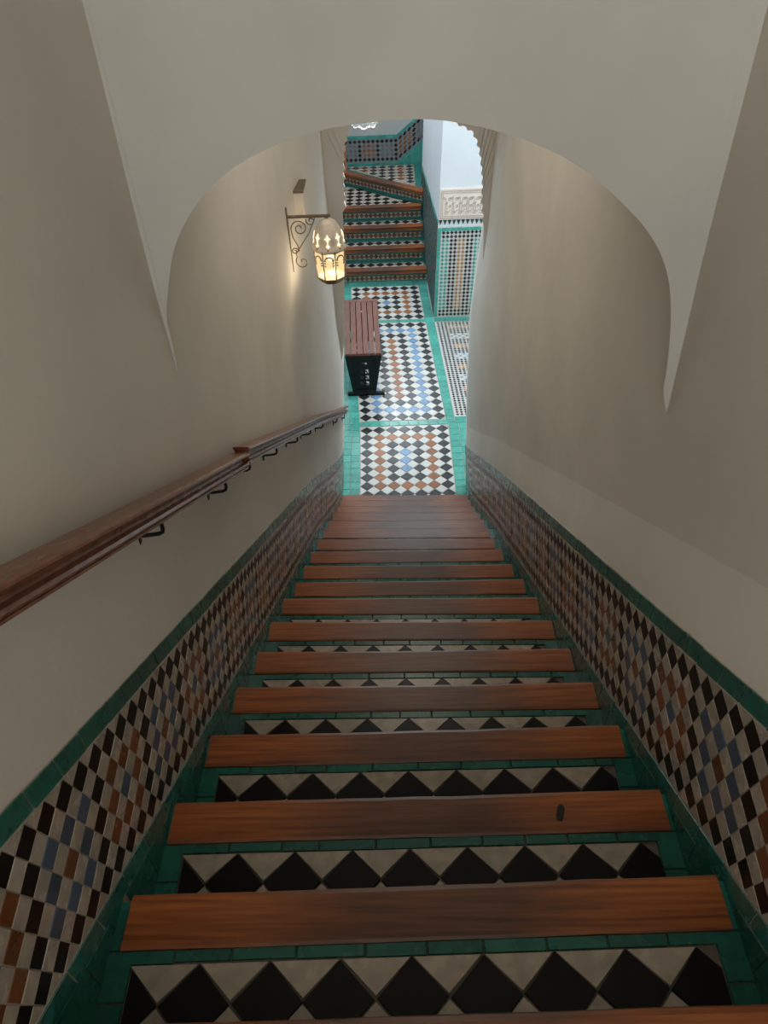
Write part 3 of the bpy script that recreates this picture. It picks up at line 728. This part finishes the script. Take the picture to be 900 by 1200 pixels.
# far wall with dado
b = MB(); b.box((-1.35, 12.36, ZF-.2), (3.3, 12.6, .2)); wend = b.obj('wall_end', plaster('far_plaster', (.52, .52, .50), .08))
tag(wend, 'far plaster wall behind the stair landing with a checked tile dado rising right', 'wall', kind='structure')
yb_ = 12.36
kink = .045
def WD(x, z, off=0): return Vector((x, yb_-off, z))
sl2 = (3.581-3.262)/(.489-.045)*.0+.72
def lift(x): return max(0, x-kink)*.78
b = MB()
for (xa, xb) in ((-1.0, kink), (kink, 1.5)):
    for (h0, h1, m_) in ((-3.90, -3.449, GREY),):
        r0 = [WD(xa, h0+lift(xa)), WD(xb, h0+lift(xb)), WD(xb, h1+lift(xb)), WD(xa, h1+lift(xa))]
        b.prism(r0, [p+Vector((0, -.004, 0)) for p in r0])
b.obj('pale_bed', glaze('pale_glaze', (.30, .31, .32), .3, .2), wend)
cols = {}
for r in range(5):
    for k in range(-15, 18):
        x = kink-.012+.0695*k; z = -3.535-.065*r+lift(x)
        if x > 1.2: continue
        if r in (0, 4): c = 'K'
        elif k % 4 == 0: c = 'K'
        else: c = 'O' if (k//4) % 2 == 0 else 'G'
        p = WD(x, z, .004); dz = Vector((0, 0, .0)); s1 = .78*.031 if x > kink else 0
        cols.setdefault(c, MB()).plate([p+Vector((-.031, 0, -s1)), p+Vector((0, 0, -.030)), p+Vector((.031, 0, s1)), p+Vector((0, 0, .030))], (0, -1, 0), .004, 0, .06)
J = MB()
for i, (c, m) in enumerate(cols.items()): J.add(m.v, m.f, i)
o = J.obj('dado_tiles', [COLH[c] for c in cols], wend); o['kind'] = 'stuff'
x = -1.0
while x < 1.2:
    x1 = x+.11
    if x < kink < x1: x1 = kink
    for h0, h1 in ((-3.50, -3.449), (-3.90, -3.845)):
        m = MB(); m.plate([WD(x+.001, h0+lift(x), .004), WD(x1-.001, h0+lift(x1), .004), WD(x1-.001, h1+lift(x1), .004), WD(x+.001, h1+lift(x), .004)], (0, -1, 0), .006, 0, .03); m.obj('border_tile', TEALH, wend)
    if x >= kink-.001:
        m = MB(); m.plate([WD(x+.001, -3.88, .002), WD(x1-.001, -3.88, .002), WD(x1-.001, -3.90+lift(x1), .002), WD(x+.001, -3.90+lift(x)+.001, .002)], (0, -1, 0), .006, 0, .03); m.obj('skirting_tile', TEALH, wend)
    x = x1

# orange wooden post at the landing
pt = link('newel_post', None, None, (-.735, 11.95, ZF+FR*5+.005)); tag(pt, 'orange wooden post standing at the left end of the far landing', 'post')
b = MB(); b.box((-.022, -.022, 0), (.022, .022, .36)); bevel(b.obj('shaft', POSTM, pt), .004)
b = MB(); b.box((-.028, -.028, .36), (.028, .028, .385)); bevel(b.obj('cap', POSTM, pt), .005)

# ------------------------------------------------------------------ handrails
def rail(y0, y1, f0, f1, label):
    """f: front top edge height at both ends"""
    root = link('handrail', None, None, (WL+.06, y0, f0)); tag(root, label, 'handrail', 'handrails on the left stair wall')
    O = Vector((WL+.06, y0, f0))
    prof = [(.040,-.006),(.036,.001),(.040,.005),(.085,.005),(.092,.001),(.093,-.005),(.089,-.010),(.078,-.014),(.070,-.021),(.067,-.030),(.071,-.037),(.082,-.041),(.087,-.047),(.084,-.054),(.073,-.057),(.079,-.060),(.080,-.066),(.072,-.070),(.050,-.070),(.044,-.064),(.046,-.03)]
    b = MB(); rings = []; N = 24
    for i in range(N+1):
        t = i/N; y = lerp(y0, y1, t); z = lerp(f0, f1, t); sag = -.004*math.sin(math.pi*t)
        xs = (XL(y, z)-WL)*.6
        rings.append([Vector((WL+xs+p, y, z+q*.93-.004+sag))-O for p, q in prof])
    n = len(prof); b.add([v for r in rings for v in r], [(i*n+k, i*n+(k+1) % n, (i+1)*n+(k+1) % n, (i+1)*n+k) for i in range(N) for k in range(n)]+[tuple(range(n)), tuple(range(N*n+n-1, N*n-1, -1))])
    o = b.obj('rail', RAILM, root)
    return root, O, lambda y: lerp(f0, f1, (y-y0)/(y1-y0))
r1, O1, z1f = rail(-.9, 1.955, -.655+(.615+.9)*.6174, -1.484, 'lower-set nearer wooden handrail with moulded edge, running from the foreground to the joint')
r2_, O2, z2f = rail(1.965, 5.32, -1.470, -3.585, 'farther wooden handrail, starting at the joint and running down to the foot of the stairs')
def bracket(y, root, O, zf_):
    xw = XL(y, zf_(y)-.1); xe = WL+(xw-WL)*.6+.062; zt = zf_(y)-.062; ze = zt-.045
    b = MB(); pts = [(xw-.002, y, ze-.006), (xw+.02, y, ze-.006), (xe-.012, y, ze-.002), (xe-.003, y, ze+.003), (xe, y, ze+.012), (xe, y, zt+.006)]
    b.tube([Vector(p)-O for p in pts], .0048, 8); br = b.obj('bracket', IRON, root)
    b = MB(); b.box(Vector((xw-.001, y-.007, ze-.030))-O, Vector((xw+.005, y+.007, ze+.008))-O); bevel(b.obj('wall_plate', IRON, br), .0015)
for y in (.12, 1.20, 1.72): bracket(y, r1, O1, z1f)
for y in (2.04, 2.53, 3.08, 3.56, 4.08, 4.65, 5.2): bracket(y, r2_, O2, z2f)

# ------------------------------------------------------------------ wall lantern
LY = 4.0; LX = -.362; LZ = -1.50
lan = link('wall_lantern', None, None, (WL, LY, LZ)); tag(lan, 'lit metal lantern with cream glass panes hanging from a scrolled bracket on the left wall', 'lantern')
O = Vector((WL, LY, LZ)); wx = XL(LY, LZ)
b = MB(); b.box((wx-WL-.002, -.008, -.30), (wx-WL+.007, .008, .05)); bevel(b.obj('back_strip', BRASS, lan), .002)
b = MB(); b.box((wx-WL, -.007, -.006), (LX-WL+.02, .007, .008)); bevel(b.obj('arm', BRASS, lan), .002)
def spiral(cx, cz, r, t0, t1, rr=.0032, k=26, shrink=.8, tail=None):
    pts = [(cx+r*(1-shrink*i/k)*math.cos(lerp(t0, t1, i/k)), 0, cz+r*(1-shrink*i/k)*math.sin(lerp(t0, t1, i/k))) for i in range(k+1)]
    if tail: pts = list(tail)+pts
    b = MB(); b.tube(pts, rr, 6); return b.obj('scroll', BRASS, lan, True)
pi = math.pi; a0 = wx-WL
spiral(a0+.062, -.062, .045, pi*1.0, -pi*2.0, tail=[(a0+.050, 0, -.185), (a0+.042, 0, -.150), (a0+.022, 0, -.11)])
spiral(a0+.125, -.022, .026, pi*.9, pi*3.2)
spiral(a0+.026, -.185, .020, 0, pi*2.6)
spiral(a0+.062, -.245, .040, pi*.75, pi*3.0, tail=[(a0+.148, 0, -.010), (a0+.11, 0, -.09), (a0+.055, 0, -.165), (a0+.030, 0, -.20)])
c = (LX-WL, 0, 0); NS = 8; ph = pi/NS
b = MB(); b.lathe([(.0, -.012), (.02, -.014), (.045, -.032), (.064, -.062), (.074, -.095), (.077, -.125), (.079, -.14), (.088, -.152), (.092, -.162), (.0915, -.170), (.086, -.165), (.074, -.14), (.070, -.12), (.0, -.02)], c, 32); dome = b.obj('dome', DOME, lan, True)
b = MB(); b.tube([(c[0], 0, 0), (c[0], 0, -.02)], .006, 8); b.obj('hook', BRASS, lan)
# pierced lit openings of the dome: star shapes
for i in range(NS):
    t = 2*pi*i/NS+pi/2
    for (rr_, zz, sc_) in ((.0755, -.095, .017), (.081, -.134, .012)):
        ring = []
        d = Vector((math.cos(t), math.sin(t), .25)).normalized(); u = Vector((-math.sin(t), math.cos(t), 0)); v = d.cross(u)
        ce = Vector((c[0], 0, 0))+Vector((math.cos(t)*rr_, math.sin(t)*rr_, zz))
        for k in range(8):
            q = sc_*(1 if k % 2 == 0 else .42)*(1.35 if k in (2, 6) else 1); ring.append(ce+u*q*math.cos(k*pi/4)+v*q*math.sin(k*pi/4))
        m = MB(); m.plate(ring, d, .003, 0, .1); m.obj('dome_opening', STAR, dome)
# glass body
RB, RT = .072, .088
def ringp(r, z, i): t = 2*pi*i/NS+ph; return Vector((c[0]+r*math.cos(t), r*math.sin(t), z))
for i in range(NS):
    a, b_2, d, e = ringp(.078, -.325, i), ringp(.078, -.325, i+1), ringp(.086, -.172, i+1), ringp(.086, -.172, i)
    nn = (b_2-a).cross(e-a).normalized()
    m = MB(); m.prism([a-nn*.0015, b_2-nn*.0015, d-nn*.0015, e-nn*.0015], [a, b_2, d, e]); m.obj('pane', PANE, lan)
    m = MB(); m.tube([ringp(.056, -.352, i), ringp(.080, -.325, i), ringp(.088, -.172, i), ringp(.090, -.16, i)], .0036, 6); m.obj('rib', BRASS, lan)
    # little horseshoe arch of filigree at the top of each pane
    mid = (d+e)/2; uu = (d-e).normalized(); L2 = (d-e).length
    m = MB()
    for k in range(7):
        t0_, t1_ = pi*k/7, pi*(k+1)/7
        p = mid+uu*(L2*.34*math.cos(t0_))+Vector((0, 0, -.042+.022*math.sin(t0_)))+nn*.002; q = mid+uu*(L2*.34*math.cos(t1_))+Vector((0, 0, -.042+.022*math.sin(t1_)))+nn*.002
        m.tube([p, q], .0042, 5)
    for s_ in (-1, 1):
        for k in range(3): m.tube([mid+uu*(s_*L2*.40)+Vector((0, 0, -.035-.014*k))+nn*.002, mid+uu*(s_*L2*.27)+Vector((0, 0, -.042-.014*k))+nn*.002], .0036, 5)
    m.obj('filigree', BRASS, lan)
    m = MB(); m.tube([mid+nn*.003+Vector((0, 0, .016)), mid+nn*.003+Vector((0, 0, .034))], [.009, .002], 6); m.obj('finial', BRASS, lan)
m = MB()
for r_, z_ in ((.080, -.325), (.088, -.172), (.056, -.352)):
    for i in range(NS): m.tube([ringp(r_, z_, i), ringp(r_, z_, i+1)], .004, 6)
m.obj('frame_ring', BRASS, lan)
m = MB(); m.lathe([(.079, -.322), (.080, -.330), (.056, -.354), (.03, -.364), (.0, -.368)], c, NS, 0, ph); m.obj('base_cap', BRASS, lan)
m = MB(); m.lathe([(.0, -.19), (.012, -.195), (.018, -.215), (.014, -.235), (0, -.245)], c, 12); bo = m.obj('bulb', BULB, lan, True)
for zz, en in ((-.27, 7.0), ):
    pl = bpy.data.lights.new('lantern_light', 'POINT'); pl.energy = en*5.5; pl.color = (1, .80, .55); pl.shadow_soft_size = .06
    po = bpy.data.objects.new('lantern_light', pl); C.objects.link(po); po.location = O+Vector((c[0], 0, zz))

# small wooden-topped box above the lantern
bx = link('wall_box', None, None, (WL, 4.34, -1.53)); tag(bx, 'small box with dark wooden top fixed high on the left wall beyond the lantern', 'box')
xb_ = XL(4.34, -1.5)-WL; m = MB(); m.box((xb_-.05, -.09, -.10), (xb_+.040, .09, .066)); bevel(m.obj('body', PLAS, bx), .004)
m = MB(); m.box((xb_-.05, -.096, .066), (xb_+.044, .096, .078)); bevel(m.obj('lid', BOXW, bx), .003)

# ------------------------------------------------------------------ bench
BY0, BY1, BZ = 7.19, 8.46, .53
bench = link('bench', None, None, (-.42, (BY0+BY1)/2, ZF)); tag(bench, 'brown slatted wooden bench with black cast iron ends against the left of the hall', 'bench')
BO = Vector((-.42, (BY0+BY1)/2, ZF))
def bxl(y, t): return lerp(-.585, -.19, t)-.042*(y-BY0)
for i in range(6):
    t0_, t1_ = i/6+.009, (i+1)/6-.010
    m = MB(); r0 = [Vector((bxl(BY0, t0_), BY0, ZF+BZ-.028)), Vector((bxl(BY0, t1_), BY0, ZF+BZ-.028)), Vector((bxl(BY1, t1_), BY1-.07, ZF+BZ-.028)), Vector((bxl(BY1, t0_), BY1-.07, ZF+BZ-.028))]
    m.prism([p-BO for p in r0], [p-BO+Vector((0, 0, .028)) for p in r0]); bevel(m.obj('slat', BENCHM, bench), .003)
m = MB(); r0 = [Vector((bxl(BY1, .0), BY1-.066, ZF+BZ-.028)), Vector((bxl(BY1, 1), BY1-.066, ZF+BZ-.028)), Vector((bxl(BY1, 1), BY1, ZF+BZ-.028)), Vector((bxl(BY1, 0), BY1, ZF+BZ-.028))]
m.prism([p-BO for p in r0], [p-BO+Vector((0, 0, .028)) for p in r0]); bevel(m.obj('end_board', BENCHM, bench), .003)
for y, out in ((BY0+.015, -1), (BY1-.05, 1)):
    m = MB(); e = lambda t, z, dy: Vector((bxl(y, t), y+dy, ZF+z))-BO
    outer_ = [(.15, .035), (.80, .035), (1.0, BZ-.03), (0.0, BZ-.03)]; inner_ = [(.25, .075), (.71, .075), (.86, BZ-.075), (.14, BZ-.075)]
    for i in range(4):                                   # frame of the end panel
        j = (i+1) % 4; ring = [outer_[i], outer_[j], inner_[j], inner_[i]]
        m.prism([e(t, z, -.014) for t, z in ring], [e(t, z, .014) for t, z in ring])
    end = m.obj('end_panel', IRON, bench)
    # pierced infill: plate strips that leave three ornament openings in the middle
    zs = [.075, .115, .165, .205, .255, .295, .345, .385, .40, BZ-.075]
    m = MB()
    tL = lambda z: lerp(.24, .14, (z-.075)/(BZ-.15)); tR = lambda z: lerp(.71, .86, (z-.075)/(BZ-.15))
    def plate(t0_, t1_, za, zb_): m.prism([e(t0_(za) if callable(t0_) else t0_, za, -.004), e(t1_(za) if callable(t1_) else t1_, za, -.004), e(t1_(zb_) if callable(t1_) else t1_, zb_, -.004), e(t0_(zb_) if callable(t0_) else t0_, zb_, -.004)],
                                    [e(t0_(za) if callable(t0_) else t0_, za, .004), e(t1_(za) if callable(t1_) else t1_, za, .004), e(t1_(zb_) if callable(t1_) else t1_, zb_, .004), e(t0_(zb_) if callable(t0_) else t0_, zb_, .004)])
    plate(tL, .38, .075, BZ-.075); plate(.62, tR, .075, BZ-.075)
    for a, c_ in ((.075, .125), (.175, .20), (.25, .275), (.325, .385), (.41, BZ-.075)): plate(.38, .62, a, c_)
    for zc in (.15, .225, .30): plate(.47, .53, zc-.026, zc+.026); m.tube([e(.40, zc-.02, 0), e(.5, zc+.02, 0), e(.60, zc-.02, 0)], .006, 5)
    plate(.38, .42, .385, .41); plate(.58, .62, .385, .41)
    m.obj('pierced_infill', IRON, end)
    m = MB(); m.prism([e(-.0, .0, -.022), e(1.04, .0, -.022), e(1.04, .0, .022), e(0, .0, .022)], [e(0, .036, -.022), e(1.04, .036, -.022), e(1.04, .036, .022), e(0, .036, .022)]); bevel(m.obj('foot', IRON, bench), .006)
    m = MB(); m.prism([e(0, BZ-.05, -.012), e(1, BZ-.05, -.012), e(1, BZ-.05, .012), e(0, BZ-.05, .012)], [e(0, BZ-.028, -.012), e(1, BZ-.028, -.012), e(1, BZ-.028, .012), e(0, BZ-.028, .012)]); m.obj('seat_rail', IRON, bench)
m = MB(); m.tube([Vector((bxl(BY0, .5), BY0+.03, ZF+.2))-BO, Vector((bxl(BY1, .5), BY1-.06, ZF+.2))-BO], .008, 8); m.obj('stretcher', IRON, bench)

# ------------------------------------------------------------------ hanging glass lamp in the hall
gl = link('pendant_lamp', None, None, (-.28, 8.0, -2.1)); tag(gl, 'scalloped glass ceiling lamp, only its lower rim showing under the arch', 'lamp')
m = MB(); fl = lambda i, k: .07*math.cos(k*2*pi/6*1.0) if i < 6 else .0
vs_prof = [(.125, -.03), (.13, 0.0), (.12, .05), (.10, .09), (.07, .12), (.03, .14), (.025, .14), (.065, .115), (.095, .085), (.115, .048), (.124, 0.0), (.119, -.028)]
seg = 48; V = []; 
for i, (r, z) in enumerate(vs_prof):
    for k in range(seg):
        t = 2*pi*k/seg; drop = -.022*abs(math.cos(4*t)) if i in (0, 1, 10, 11) else 0
        V.append((r*math.cos(t), r*math.sin(t), z+drop))
n = len(vs_prof); m.add(V, [(i*seg+k, i*seg+(k+1) % seg, ((i+1) % n)*seg+(k+1) % seg, ((i+1) % n)*seg+k) for i in range(n) for k in range(seg)]); m.obj('glass_shade', GLASS, gl, True)
m = MB()
for k in range(seg):
    t = 2*pi*k/seg; t2 = 2*pi*(k+1)/seg
    m.tube([(.124*math.cos(t), .124*math.sin(t), -.03-.022*abs(math.cos(4*t))), (.124*math.cos(t2), .124*math.sin(t2), -.03-.022*abs(math.cos(4*t2)))], .004, 5)
m.obj('rim', BRASS, gl)
m = MB(); m.tube([(0, 0, .14), (0, 0, 2.1)], .006, 8); m.obj('stem', BRASS, gl)
m = MB(); m.lathe([(.0, .125), (.03, .13), (.035, .15), (.02, .18), (0, .185)], (0, 0, 0), 16); m.obj('cap', BRASS, gl, True)
